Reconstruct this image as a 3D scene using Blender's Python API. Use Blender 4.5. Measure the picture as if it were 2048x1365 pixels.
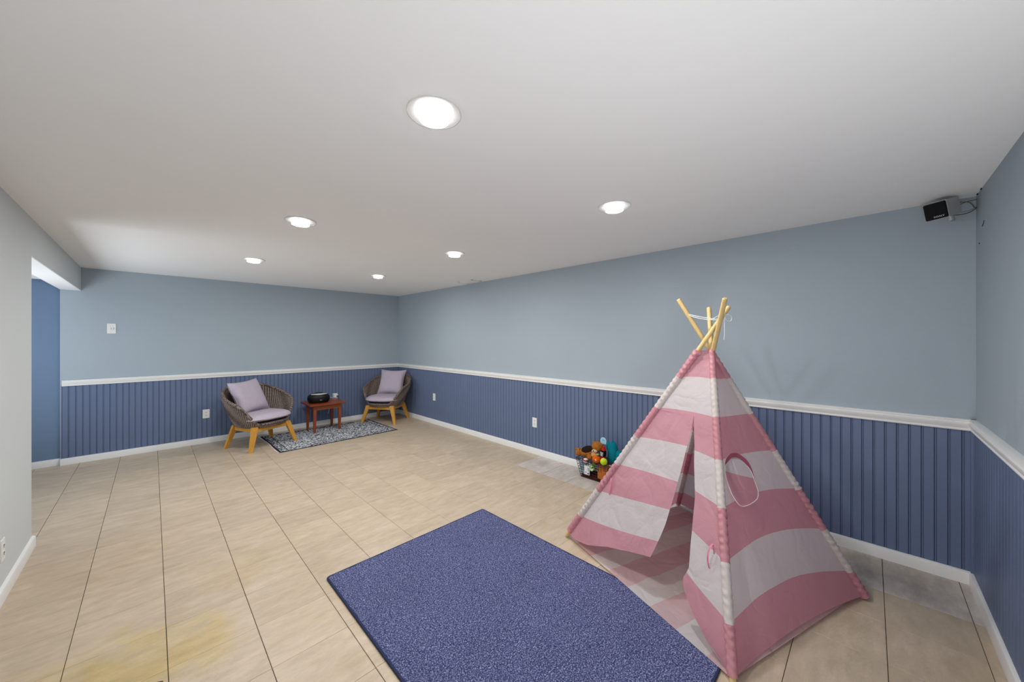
import bpy, bmesh, math, random
from mathutils import Vector, Matrix, noise
random.seed(7)
SC = bpy.context.scene
PI = math.pi
# ---------------------------------------------------------------- clear
for o in list(bpy.data.objects): bpy.data.objects.remove(o, do_unlink=True)
C = SC.collection
# ---------------------------------------------------------------- camera
cd = bpy.data.cameras.new('camera'); cam = bpy.data.objects.new('camera', cd); C.objects.link(cam)
cd.sensor_width = 36; cd.sensor_fit = 'HORIZONTAL'; cd.lens = 717.9 / 2048 * 36
cd.shift_y = (682.5 - 678.7) / 2048 * -1; cd.clip_start = 0.02; cd.clip_end = 60
cam.location = (0, 0, 1.37); cam.rotation_euler = (PI / 2, 0, -0.7864)
SC.camera = cam
# ---------------------------------------------------------------- world, exposure, big lights
w = bpy.data.worlds.new('world'); SC.world = w; w.use_nodes = True
w.node_tree.nodes['Background'].inputs[0].default_value = (0.75, 0.85, 1, 1)
w.node_tree.nodes['Background'].inputs[1].default_value = 0.3
SC.view_settings.view_transform = 'Standard'; SC.view_settings.look = 'None'
SC.view_settings.gamma = 1; SC.view_settings.use_curve_mapping = False
SC.view_settings.exposure = 0.0
LAMP = 515.0           # radiance of the ceiling lamps' lenses
def area(name, loc, rot, sx, sy, power, col=(1, 1, 1)):
    l = bpy.data.lights.new(name, 'AREA'); l.shape = 'RECTANGLE'; l.size = sx; l.size_y = sy
    l.energy = power; l.color = col
    o = bpy.data.objects.new(name, l); C.objects.link(o); o.location = loc; o.rotation_euler = rot
    o['kind'] = 'structure'
    return o
# added fill light, unseen, aimed up at the ceiling from the camera corner
area('ceiling_fill', (0.20, -0.15, 0.62), (PI - .02, math.radians(33), 0), 0.45, 0.45, 17, (1, 1, 1))
# added fill light hidden in the passage, lifts the far ceiling
area('passage_fill', (-1.75, 4.75, 0.8), (0, -PI / 2 - .85, 0), 1.1, 1.3, 36, (0.86, 0.93, 1))

# ---------------------------------------------------------------- helpers
def link(name, me, parent=None, kind=None, label=None, cat=None, group=None):
    o = bpy.data.objects.new(name, me); C.objects.link(o)
    if parent is not None: o.parent = parent
    if kind: o['kind'] = kind
    if label: o['label'] = label
    if cat: o['category'] = cat
    if group: o['group'] = group
    return o
def thing(name, label, cat, loc=(0, 0, 0), rz=0.0, group=None):
    o = link(name, None, None, None, label, cat, group)
    o.location = loc; o.rotation_euler = (0, 0, rz); o.empty_display_size = 0.05
    return o
class MB:
    """mesh builder"""
    def __init__(s): s.v = []; s.f = []; s.uv = None
    def add(s, vs, fs):
        n = len(s.v); s.v += [tuple(v) for v in vs]; s.f += [tuple(i + n for i in f) for f in fs]; return s
    def box(s, a, b, bev=0.0, M=None):
        x0, y0, z0 = a; x1, y1, z1 = b
        if bev <= 0:
            vs = [(x, y, z) for z in (z0, z1) for y in (y0, y1) for x in (x0, x1)]
            fs = [(0, 2, 3, 1), (4, 5, 7, 6), (0, 1, 5, 4), (2, 6, 7, 3), (0, 4, 6, 2), (1, 3, 7, 5)]
        else:
            bm = bmesh.new(); r = bmesh.ops.create_cube(bm, size=1)
            for v in bm.verts: v.co = Vector(((x0 + x1) / 2 + v.co.x * (x1 - x0), (y0 + y1) / 2 + v.co.y * (y1 - y0), (z0 + z1) / 2 + v.co.z * (z1 - z0)))
            bmesh.ops.bevel(bm, geom=bm.edges[:], offset=bev, segments=2, affect='EDGES')
            bm.verts.index_update()
            vs = [v.co.copy() for v in bm.verts]; fs = [tuple(v.index for v in f.verts) for f in bm.faces]; bm.free()
        if M: vs = [M @ Vector(v) for v in vs]
        return s.add(vs, fs)
    def tube(s, pts, r, n=10, caps=True, closed=False, squash=1.0):
        pts = [Vector(p) for p in pts]; N = len(pts)
        rs = r if isinstance(r, (list, tuple)) else [r] * N
        T = []
        for i in range(N):
            if closed: t = pts[(i + 1) % N] - pts[i - 1]
            else: t = pts[min(i + 1, N - 1)] - pts[max(i - 1, 0)]
            T.append(t.normalized() if t.length > 1e-9 else Vector((0, 0, 1)))
        ref = Vector((0, 0, 1)) if abs(T[0].z) < .9 else Vector((1, 0, 0))
        u = T[0].cross(ref).normalized(); vs = []; fs = []
        for i in range(N):
            u = (u - T[i] * u.dot(T[i])).normalized(); w_ = T[i].cross(u)
            for k in range(n):
                a = 2 * PI * k / n
                vs.append(pts[i] + (u * math.cos(a) + w_ * math.sin(a) * squash) * rs[i])
        for i in range(N if closed else N - 1):
            j = (i + 1) % N
            for k in range(n):
                fs.append((i * n + k, i * n + (k + 1) % n, j * n + (k + 1) % n, j * n + k))
        if caps and not closed:
            fs.append(tuple(range(n))[::-1]); fs.append(tuple((N - 1) * n + k for k in range(n)))
        return s.add(vs, fs)
    def lathe(s, prof, n=32, M=None, caps=False):
        vs = []; fs = []
        for r, z in prof:
            for k in range(n):
                a = 2 * PI * k / n; vs.append(Vector((r * math.cos(a), r * math.sin(a), z)))
        for i in range(len(prof) - 1):
            for k in range(n): fs.append((i * n + k, i * n + (k + 1) % n, (i + 1) * n + (k + 1) % n, (i + 1) * n + k))
        if caps:
            fs.append(tuple(range(n))[::-1]); fs.append(tuple((len(prof) - 1) * n + k for k in range(n)))
        if M: vs = [M @ v for v in vs]
        return s.add(vs, fs)
    def ball(s, c, rad, nu=24, nv=14, M=None, fn=None):
        vs = []; fs = []; rx, ry, rz = rad
        for i in range(nv + 1):
            th = PI * i / nv
            for k in range(nu):
                a = 2 * PI * k / nu
                d = Vector((math.sin(th) * math.cos(a), math.sin(th) * math.sin(a), math.cos(th)))
                m = fn(d, a, th) if fn else 1.0
                p = Vector((d.x * rx * m, d.y * ry * m, d.z * rz * m))
                if M: p = M @ p
                vs.append(p + Vector(c))
        for i in range(nv):
            for k in range(nu): fs.append((i * nu + k, (i + 1) * nu + k, (i + 1) * nu + (k + 1) % nu, i * nu + (k + 1) % nu))
        return s.add(vs, fs)
    def grid(s, fn, nu, nv):
        vs = [fn(i / nu, j / nv) for j in range(nv + 1) for i in range(nu + 1)]
        fs = [(j * (nu + 1) + i, j * (nu + 1) + i + 1, (j + 1) * (nu + 1) + i + 1, (j + 1) * (nu + 1) + i) for j in range(nv) for i in range(nu)]
        return s.add(vs, fs)
    def prism(s, poly, axis, a, b):
        """poly = 2D outline; axis = the extruded axis; the outline runs in the other two (in x,y,z order)"""
        n = len(poly); vs = []
        for t in (a, b):
            for p, q in poly:
                vs.append({'x': (t, p, q), 'y': (p, t, q), 'z': (p, q, t)}[axis])
        fs = [tuple(range(n))[::-1], tuple(range(n, 2 * n))] + [(i, (i + 1) % n, n + (i + 1) % n, n + i) for i in range(n)]
        return s.add(vs, fs)
    def mesh(s, name, m, smooth=False, off=(0, 0, 0), merge=False):
        me = bpy.data.meshes.new(name)
        o = Vector(off)
        me.from_pydata([tuple(Vector(v) - o) for v in s.v], [], s.f)
        bm = bmesh.new(); bm.from_mesh(me)
        if merge: bmesh.ops.remove_doubles(bm, verts=bm.verts, dist=1e-5)
        bmesh.ops.recalc_face_normals(bm, faces=bm.faces)
        bm.to_mesh(me); bm.free()
        me.materials.append(m)
        if smooth:
            me.polygons.foreach_set('use_smooth', [True] * len(me.polygons))
            try: me.set_sharp_from_angle(angle=math.radians(38))
            except Exception: pass
        return me
    def obj(s, name, m, parent=None, smooth=False, world=False, **k):
        off = parent.location if (parent is not None and world) else (0, 0, 0)
        return link(name, s.mesh(name, m, smooth, off, k.pop('merge', False)), parent, **k)

def S(r, g, b):
    f = lambda c: (c / 255 / 12.92) if c / 255 <= .04045 else ((c / 255 + .055) / 1.055) ** 2.4
    return (f(r), f(g), f(b), 1)
def mat(name, col, rough=.6, spec=.3, metal=0, noise_amt=0, noise_scale=20, bump=0, bump_scale=60, coords='Object', stretch=(1, 1, 1), coat=0):
    m = bpy.data.materials.new(name); m.use_nodes = True; nt = m.node_tree; N = nt.nodes; L = nt.links
    b = N['Principled BSDF']
    b.inputs['Base Color'].default_value = col; b.inputs['Roughness'].default_value = rough
    b.inputs['Specular IOR Level'].default_value = spec; b.inputs['Metallic'].default_value = metal
    if coat: b.inputs['Coat Weight'].default_value = coat; b.inputs['Coat Roughness'].default_value = .15
    tc = N.new('ShaderNodeTexCoord'); mp = N.new('ShaderNodeMapping'); mp.inputs['Scale'].default_value = stretch
    L.new(tc.outputs[coords], mp.inputs[0])
    if noise_amt:
        n = N.new('ShaderNodeTexNoise'); n.inputs['Scale'].default_value = noise_scale; n.inputs['Detail'].default_value = 5
        L.new(mp.outputs[0], n.inputs['Vector'])
        r = N.new('ShaderNodeMapRange'); r.inputs['From Min'].default_value = .25; r.inputs['From Max'].default_value = .75
        r.inputs['To Min'].default_value = 1 - noise_amt; r.inputs['To Max'].default_value = 1 + noise_amt * .6
        L.new(n.outputs['Fac'], r.inputs['Value'])
        mx = N.new('ShaderNodeVectorMath'); mx.operation = 'SCALE'; mx.inputs[0].default_value = col[:3]
        L.new(r.outputs[0], mx.inputs['Scale']); L.new(mx.outputs[0], b.inputs['Base Color'])
    if bump:
        n2 = N.new('ShaderNodeTexNoise'); n2.inputs['Scale'].default_value = bump_scale; n2.inputs['Detail'].default_value = 4
        L.new(mp.outputs[0], n2.inputs['Vector'])
        bp = N.new('ShaderNodeBump'); bp.inputs['Strength'].default_value = bump; bp.inputs['Distance'].default_value = .01
        L.new(n2.outputs['Fac'], bp.inputs['Height']); L.new(bp.outputs[0], b.inputs['Normal'])
    return m
def nn(m, t): return m.node_tree.nodes.new(t)

M = {}
M['ceiling'] = mat('ceiling_paint', (.90, .90, .90, 1), .9, .15, noise_amt=.008, noise_scale=3, bump=.04, bump_scale=40)
M['wall'] = mat('pale_blue_paint', (.37, .435, .49, 1), .75, .25, noise_amt=.02, noise_scale=2, bump=.08, bump_scale=70)
M['wall_grey'] = mat('pale_grey_paint', (.60, .635, .65, 1), .75, .25, noise_amt=.015, noise_scale=2, bump=.08, bump_scale=70)
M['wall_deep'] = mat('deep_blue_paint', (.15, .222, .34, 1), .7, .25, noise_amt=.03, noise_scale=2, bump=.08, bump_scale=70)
M['bead'] = mat('slate_blue_paint', (.128, .172, .285, 1), .5, .35, noise_amt=.03, noise_scale=6)
M['trim'] = mat('white_gloss_paint', (.80, .80, .79, 1), .4, .4, noise_amt=.02, noise_scale=8)
M['trim_worn'] = M['trim']
M['plate'] = mat('white_plastic', (.80, .80, .79, 1), .35, .4)
M['slot'] = mat('dark_slot', (.02, .02, .02, 1), .7, .2)
M['void'] = mat('dark_joint', (.07, .06, .04, 1), .9, .1)
M['black'] = mat('black_plastic', (.012, .012, .013, 1), .3, .5, noise_amt=.1, noise_scale=30)
M['gloss_black'] = mat('deep_black_plastic', (.005, .005, .006, 1), .45, .25, noise_amt=.1, noise_scale=30)
M['black_cloth'] = mat('black_grille_cloth', (.008, .008, .010, 1), .8, .2, bump=.2, bump_scale=400)
M['silver'] = mat('silver_plastic', (.42, .43, .43, 1), .4, .5, metal=.2)
M['wood_y'] = mat('honey_wood', S(205, 150, 62), .5, .35, noise_amt=.22, noise_scale=18, stretch=(6, 6, 1))
M['wood_r'] = mat('reddish_brown_wood', S(140, 66, 30), .38, .45, noise_amt=.25, noise_scale=14, stretch=(1, 7, 7))
M['pole'] = mat('pale_pine', S(214, 186, 128), .5, .3, noise_amt=.14, noise_scale=14, stretch=(8, 8, 1.2))
M['cord'] = mat('white_cord', (.78, .78, .76, 1), .8, .2)
M['linen'] = mat('lilac_grey_linen', S(184, 174, 188), .9, .15, noise_amt=.05, noise_scale=25, bump=.25, bump_scale=350)
M['under'] = mat('black_gap', (.01, .01, .012, 1), .9, .1)
M['cable'] = mat('tan_cable', S(96, 86, 62), .6, .3)
M['rim_metal'] = mat('trim_ring_enamel', (.82, .82, .82, 1), .25, .5)
M['chrome'] = mat('bright_enamel_lip', (.9, .9, .9, 1), .12, .6, metal=.4)
M['wire'] = mat('dark_wire', (.03, .028, .028, 1), .4, .5, metal=.6)

# lamp lens
m = bpy.data.materials.new('lamp_lens'); m.use_nodes = True; M['lens'] = m
b = m.node_tree.nodes['Principled BSDF']; b.inputs['Base Color'].default_value = (.9, .9, .9, 1)
b.inputs['Emission Color'].default_value = (1, .985, .96, 1); b.inputs['Emission Strength'].default_value = LAMP

m = M['lens'].copy(); m.name = 'lamp_lens_rim'; M['lens_rim'] = m
m.node_tree.nodes['Principled BSDF'].inputs['Emission Strength'].default_value = 2.2
# floor tile materials
def tile_mat(name, base, dark, light, grain, stain):
    m = bpy.data.materials.new(name); m.use_nodes = True; nt = m.node_tree; N = nt.nodes; L = nt.links
    b = N['Principled BSDF']; b.inputs['Roughness'].default_value = .38; b.inputs['Specular IOR Level'].default_value = .4
    g = N.new('ShaderNodeNewGeometry'); oi = N.new('ShaderNodeObjectInfo')
    cx = N.new('ShaderNodeCombineXYZ'); ml = N.new('ShaderNodeMath'); ml.operation = 'MULTIPLY'; ml.inputs[1].default_value = 37
    L.new(oi.outputs['Random'], ml.inputs[0]); L.new(ml.outputs[0], cx.inputs[2])
    ad = N.new('ShaderNodeVectorMath'); L.new(g.outputs['Position'], ad.inputs[0]); L.new(cx.outputs[0], ad.inputs[1])
    mp = N.new('ShaderNodeMapping'); mp.inputs['Scale'].default_value = (3.0, 8.5, 1); mp.inputs['Rotation'].default_value = (0, 0, .12); L.new(ad.outputs[0], mp.inputs[0])
    n = N.new('ShaderNodeTexNoise'); n.inputs['Scale'].default_value = 1.5; n.inputs['Detail'].default_value = 7; n.inputs['Roughness'].default_value = .62; n.inputs['Distortion'].default_value = .4
    L.new(mp.outputs[0], n.inputs['Vector'])
    r = N.new('ShaderNodeValToRGB'); L.new(n.outputs['Fac'], r.inputs[0])
    r.color_ramp.elements[0].position = .25; r.color_ramp.elements[0].color = dark
    r.color_ramp.elements[1].position = .75; r.color_ramp.elements[1].color = light
    e = r.color_ramp.elements.new(.5); e.color = base
    # grey-brown flecks
    n2 = N.new('ShaderNodeTexNoise'); n2.inputs['Scale'].default_value = grain; n2.inputs['Detail'].default_value = 6; n2.inputs['Roughness'].default_value = .7
    mp2 = N.new('ShaderNodeMapping'); mp2.inputs['Scale'].default_value = (1, 2.6, 1); L.new(g.outputs['Position'], mp2.inputs[0]); L.new(mp2.outputs[0], n2.inputs['Vector'])
    mr = N.new('ShaderNodeMapRange'); mr.inputs['From Min'].default_value = .3; mr.inputs['From Max'].default_value = .7; mr.inputs['To Min'].default_value = .86; mr.inputs['To Max'].default_value = 1.1
    L.new(n2.outputs['Fac'], mr.inputs['Value'])
    tone = N.new('ShaderNodeMapRange'); tone.inputs['To Min'].default_value = .95; tone.inputs['To Max'].default_value = 1.045; L.new(oi.outputs['Random'], tone.inputs['Value'])
    mm = N.new('ShaderNodeMath'); mm.operation = 'MULTIPLY'; L.new(mr.outputs[0], mm.inputs[0]); L.new(tone.outputs[0], mm.inputs[1])
    sc = N.new('ShaderNodeVectorMath'); sc.operation = 'SCALE'; L.new(r.outputs[0], sc.inputs[0]); L.new(mm.outputs[0], sc.inputs['Scale'])
    last = sc.outputs[0]
    if stain:
        for (px, py, pr, col, st) in stain:
            d = N.new('ShaderNodeVectorMath'); d.operation = 'DISTANCE'; d.inputs[1].default_value = (px, py, 0); L.new(g.outputs['Position'], d.inputs[0])
            nz = N.new('ShaderNodeTexNoise'); nz.inputs['Scale'].default_value = 7; nz.inputs['Detail'].default_value = 4; L.new(g.outputs['Position'], nz.inputs['Vector'])
            a = N.new('ShaderNodeMath'); a.operation = 'MULTIPLY_ADD'; a.inputs[1].default_value = pr * 1.6; a.inputs[2].default_value = -pr * .8; L.new(nz.outputs['Fac'], a.inputs[0])
            s_ = N.new('ShaderNodeMath'); L.new(d.outputs['Value'], s_.inputs[0]); L.new(a.outputs[0], s_.inputs[1])
            k = N.new('ShaderNodeMapRange'); k.interpolation_type = 'SMOOTHSTEP'
            k.inputs['From Min'].default_value = pr * .35; k.inputs['From Max'].default_value = pr; k.inputs['To Min'].default_value = st; k.inputs['To Max'].default_value = 0
            L.new(s_.outputs[0], k.inputs['Value'])
            x = N.new('ShaderNodeMix'); x.data_type = 'RGBA'; x.blend_type = 'MULTIPLY'; x.inputs['B'].default_value = col
            L.new(k.outputs[0], x.inputs['Factor']); L.new(last, x.inputs['A']); last = x.outputs['Result']
    L.new(last, b.inputs['Base Color'])
    nb = N.new('ShaderNodeTexNoise'); nb.inputs['Scale'].default_value = 55; nb.inputs['Detail'].default_value = 5
    mp3 = N.new('ShaderNodeMapping'); mp3.inputs['Scale'].default_value = (1, 2.2, 1); mp3.inputs['Rotation'].default_value = (0, 0, .6); L.new(g.outputs['Position'], mp3.inputs[0]); L.new(mp3.outputs[0], nb.inputs['Vector'])
    bp = N.new('ShaderNodeBump'); bp.inputs['Strength'].default_value = .22; bp.inputs['Distance'].default_value = .006
    L.new(nb.outputs['Fac'], bp.inputs['Height']); L.new(bp.outputs[0], b.inputs['Normal'])
    return m
YEL = (1.0, .93, .52, 1)
M['tile'] = tile_mat('beige_tile', (.52, .42, .31, 1), (.455, .36, .245, 1), (.575, .475, .36, 1), 9,
                     [(-.02, 2.15, .34, YEL, .55), (-.3, 2.15, .4, YEL, .36), (.16, 2.12, .2, (1, .95, .7, 1), .4), (.36, 2.65, .22, (1, .9, .7, 1), .4), (-.2, 3.3, .5, (1, .93, .8, 1), .35)])
M['tile_grey'] = tile_mat('grey_tile', (.56, .50, .445, 1), (.42, .37, .32, 1), (.68, .63, .58, 1), 14, [(3.1, -.1, .28, (.55, .5, .45, 1), .55), (3.12, .5, .4, (.6, .55, .5, 1), .5), (3.05, 2.55, .12, (.75, .74, .73, 1), .6)])

# ================================================================= ROOM
H = 2.167; XB = 3.239; YA = 6.216; YC = -.417; XD = -.561
WT = .12
XL = -2.1           # far end of the passage
mb = MB().box((XL - WT, YC - WT, H), (XB + WT, YA + WT + .1, H + .1)); mb.obj('ceiling', M['ceiling'], kind='structure')
BX = .012           # beadboard thickness in front of the plaster
# plaster walls sit flush with the plane used by the trim
wall_right = MB().box((XB, YC - WT, -.05), (XB + WT, YA + WT, H)).obj('wall_right', M['wall'], kind='structure')
wall_back = MB().box((-.707, YA, -.05), (XB + .001, YA + WT, H)).obj('wall_back', M['wall'], kind='structure')
wall_near = MB().box((XD - .001, YC - WT, -.05), (XB + .001, YC, H)).obj('wall_near', M['wall'], kind='structure')
# left wall with the header over the opening
YE = 3.902
mb = MB()
mb.box((-.707, YC - WT, -.05), (XD, YE, H))
wall_left = mb.obj('wall_left', M['wall_grey'], kind='structure')
hd = MB().box((-.707, YE, 1.917), (XD, YA, H)).obj('header', M['wall_grey'], wall_left)
# sloped white underside of the header and dropped ceiling of the passage
mb = MB().prism([(-.706, 1.909), (XD - .001, 1.909), (XD - .001, 1.9168), (-.708, 1.9168)], 'y', YE, YA - .001)
mb.prism([(-.708, 1.909), (-.708, 1.95), (-.808, 2.04), (XL, 2.04), (XL, 2.004), (-.807, 2.004)][::-1], 'y', YE - .9, YA - .001)
mb.obj('trim_4', M['ceiling'], kind='structure', label='white sloped underside of the header over the opening')
MB().box((XL, YA + .03, -.05), (-.707, YA + .03 + WT, H)).obj('wall_passage', M['wall_deep'], kind='structure')
MB().box((XL - WT, YE - 1.0, -.05), (XL, YA + .1, H)).obj('wall_passage_end', M['wall'], kind='structure')
MB().box((XL, YE - 1.0 - WT, -.05), (-.707, YE - 1.0, H)).obj('wall_passage_near', M['wall'], kind='structure')

# ---- beadboard planks: each a part of its wall, two little beads at the joint
def plank_mesh(name, wd, z0, z1, axis):
    """profile along width u (0..wd), proud by BX; axis: ('x',sign) board faces -x etc. built with u along +Y, out along -X"""
    g = .0016
    prof = [(0, 0), (g * .4, BX - .003), (g, BX - .001), (.002, BX), (wd - .0105, BX), (wd - .0095, BX - .0032), (wd - .0080, BX - .0032), (wd - .0068, BX - .0005), (wd - .0045, BX + .0004), (wd - .0022, BX - .0005), (wd - g * .6, BX - .0035), (wd, 0)]
    mb = MB(); n = len(prof)
    vs = [(-o, u, z) for z in (z0, z1) for u, o in prof]
    fs = [(i, i + 1, n + i + 1, n + i) for i in range(n - 1)] + [tuple(range(n)), tuple(range(n, 2 * n))[::-1]]
    return mb.add(vs, fs).mesh(name, M['bead'])
PW = .0506; RB = .852; 
pm = plank_mesh('plank', PW, .045, RB + .01, None)
def planks(wall, org, ang, length):
    n = int(round(length / PW)); sc = length / (n * PW)
    for i in range(n):
        o = link('plank', pm, wall)
        R = Matrix.Rotation(ang, 4, 'Z')
        p = Vector(org) + (R @ Vector((0, i * PW * sc, 0)))
        o.location = p; o.rotation_euler = (0, 0, ang); o.scale = (1, sc, 1)
planks(wall_right, (XB, YC, 0), 0, YA - YC)                 # faces -x
planks(wall_back, (-.700, YA, 0), -PI / 2 + PI, 0) if False else None
# back wall: faces -y ; u runs toward -x when rotated +90deg
planks(wall_back, (XB - BX, YA, 0), PI / 2, XB - BX + .700)
planks(wall_near, (XB - BX - 2.6, YC, 0), -PI / 2, -1e-9) if False else None
# near wall: faces +y ; rotated -90deg u runs toward +x
planks(wall_near, (XD, YC, 0), -PI / 2, XB - BX - XD)

# ---- chair rails, baseboards
railp = [(0, .856), (.014, .857), (.016, .863), (.012, .868), (.017, .880), (.024, .893), (.024, .900), (.017, .904), (.016, .909), (.020, .912), (.019, .918), (.010, .921), (0, .921)]
railp = [(a + (BX - .002 if 0 else 0), b_) for a, b_ in railp]
basep = [(0, 0), (.016, 0), (.016, .058), (.013, .066), (.006, .070), (0, .071)]
def run(name, prof, axis, plane, sign, a, b_, m=None, off=0):
    """extrude profile (out, z) along axis; out = plane + sign*out"""
    poly = [(plane + sign * (off * (1 if i not in (0, len(prof) - 1) else 0) + o), z) for i, (o, z) in enumerate(prof)]
    if axis == 'y': mb = MB().prism(poly, 'y', a, b_)
    else: mb = MB().prism(poly, 'x', a, b_)
    return mb.obj(name, m or M['trim'], kind='structure', smooth=True)
run('trim_1', railp, 'y', XB, -1, YC, YA, off=.008)
run('trim_2', railp, 'x', YA, -1, -.693, XB, off=.008)
run('trim_3', railp, 'x', YC, 1, XD, XB, off=.008)
run('baseboard_right', basep, 'y', XB, -1, YC, YA, off=.012)
run('baseboard_back', basep, 'x', YA, -1, -.704, XB, off=.012)
run('baseboard_near', basep, 'x', YC, 1, XD, XB, off=.012)
run('baseboard_left', basep, 'y', XD, 1, YC, YE + .016)
run('baseboard_passage', basep, 'x', YA + .03, -1, XL, -.709)
# corner strip where the two beadboards meet
MB().box((XB - .032, YC + .012, .071), (XB - .0125, YC + .022, .856)).obj('corner_strip', M['bead'], wall_near)

# ---- floor: bed + tiles
floor = MB().box((XL - WT, YC - WT, -.06), (XB + WT, YA + WT, -.006)).obj('floor', M['void'], kind='structure')
TX, TY = .306, .302
def pr(x, y, z):
    yw = .7864; r = x * math.cos(yw) - y * math.sin(yw); d = x * math.sin(yw) + y * math.cos(yw)
    return (1024 + 717.9 * r / d, 678.7 - 717.9 * (z - 1.37) / d) if d > .05 else (0, 9999)
def tile_box(mb, x0, x1, y0, y1, gx, gy, z=0):
    c = .0012
    a, b_, c0, d = x0 + gx / 2, x1 - gx / 2, y0 + gy / 2, y1 - gy / 2
    vs = [(a, c0, -.0065), (b_, c0, -.0065), (b_, d, -.0065), (a, d, -.0065), (a, c0, z - c), (b_, c0, z - c), (b_, d, z - c), (a, d, z - c), (a + c, c0 + c, z), (b_ - c, c0 + c, z), (b_ - c, d - c, z), (a + c, d - c, z)]
    fs = [(3, 2, 1, 0)] + [(i, (i + 1) % 4, 4 + (i + 1) % 4, 4 + i) for i in range(4)] + [(4 + i, 4 + (i + 1) % 4, 8 + (i + 1) % 4, 8 + i) for i in range(4)] + [(8, 9, 10, 11)]
    return mb.add(vs, fs)
hidden = MB()
xs = [-2.10] + [-.26 + TX * k for k in range(-5, 11)]; xs = [x for x in xs if x >= -2.10]
nt_ = 0
def put_tile(x0, x1, y0, y1, mt, gx, gy):
    global nt_
    zz = -random.random() * .0004
    vis = any(-60 < pr(x, y, 0)[0] < 2110 and pr(x, y, 0)[1] < 1400 for x in (x0, (x0 + x1) / 2, x1) for y in (y0, (y0 + y1) / 2, y1)) and not (x1 < XD and (y1 < YE or x0 < -1.2))
    if vis:
        cx_, cy_ = (x0 + x1) / 2, (y0 + y1) / 2
        mb = tile_box(MB(), x0 - cx_, x1 - cx_, y0 - cy_, y1 - cy_, gx, gy, zz)
        o = link('tile', mb.mesh('tile', mt), floor); o.location = (cx_, cy_, 0); nt_ += 1
    else: tile_box(hidden, x0, x1, y0, y1, gx, gy, zz)
for k in range(-5, 12):
    x0 = -.26 + TX * (k); x1 = x0 + TX
    for j in range(-2, 21):
        y0 = -.052 + TY * j; y1 = y0 + TY
        a, b_ = max(x0, XL), min(x1, XB); c, d = max(y0, YC), min(y1, YA + .03)
        if a >= b_ - .01 or c >= d - .01: continue
        if x1 <= XD + .01 and d < YE - 1: continue
        gx = .0022 if x0 < .9 else (.0015 if x0 < 1.5 else .0009)
        gy = .0022 if (y0 < .45 and x0 > 1.2) else .0008
        if x0 >= 2.79 and y1 < 2.73: continue
        put_tile(a, b_, c, d, M['tile'], gx, gy)
for j in range(-2, 10):
    y0 = -.052 + TY * j; y1 = y0 + TY
    c, d = max(y0, YC), y1
    if c >= d - .01: continue
    if d > 2.5: d = 2.727
    put_tile(2.80, XB, c, d, M['tile_grey'], .0030, .0026)
for j in (9, 10):
    pass
hidden.obj('tile_field', M['tile'], floor, kind='stuff')

# ================================================================= CEILING LAMPS, VENT
def lamp_parts(t):
    ring = MB().lathe([(.0935, 0.001), (.0945, -.0015), (.092, -.0035), (.087, -.0035), (.068, .0), (.064, .004), (.066, .03), (.0, .032)], 56)
    ring.obj('trim_ring', M['rim_metal'], t, smooth=True)
    MB().lathe([(.0925, -.003), (.0945, -.0045), (.0905, -.0048), (.0895, -.0032)], 56).obj('lip', M['chrome'], t, smooth=True)
    mb = MB().lathe([(.050, .028), (.054, .014), (.0545, -.012), (.0535, -.0245), (.0515, -.0262), (.0505, -.0255)], 40)
    mb.obj('lamp_housing', M['lens_rim'], t, smooth=True)
    MB().lathe([(.0505, -.0255), (.048, -.0268), (.036, -.0275), (.018, -.0278), (.0005, -.028)], 40).obj('lens', M['lens'], t, smooth=True)
lamps = [(.70, 1.085, 'round recessed ceiling light nearest the camera, largest in the photo'),
         (1.955, 1.085, 'round recessed ceiling light above the teepee side, nearest the right wall'),
         (.705, 2.715, 'round recessed ceiling light in the middle of the left row'),
         (1.98, 2.73, 'round recessed ceiling light in the middle of the right row'),
         (.715, 4.36, 'round recessed ceiling light at the far end of the left row'),
         (2.0, 4.37, 'round recessed ceiling light at the far end of the right row, near the back corner')]
first = None
for x, y, lb in lamps:
    t = thing('ceiling_light', lb, 'ceiling light', (x, y, H - .0005), 0, 'recessed ceiling lights')
    if first is None: lamp_parts(t); first = t
    else:
        for ch in first.children:
            c = ch.copy(); C.objects.link(c); c.parent = t
# vent
t = thing('ceiling_vent', 'small white metal ceiling vent grille beside the right wall', 'vent', (3.10, 3.92, H))
fr = MB()
a, b_ = .085, .15
fr.box((-a, -b_, -.006), (a, -b_ + .02, 0)); fr.box((-a, b_ - .02, -.006), (a, b_, 0)); fr.box((-a, -b_, -.006), (-a + .02, b_, 0)); fr.box((a - .02, -b_, -.006), (a, b_, 0))
fr.obj('frame', M['rim_metal'], t)
MB().box((-a + .02, -b_ + .02, -.002), (a - .02, b_ - .02, -.0005)).obj('backing', M['slot'], t)
sl = MB()
sl.prism([(-.011, -.0025), (-.008, -.0025), (.010, -.0085), (.007, -.0085)], 'y', -b_ + .02, b_ - .02)
sm = sl.mesh('slat', M['rim_metal'])
for i in range(5):
    o = link('slat', sm, t); o.location = (-.052 + i * .026, 0, 0)

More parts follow.
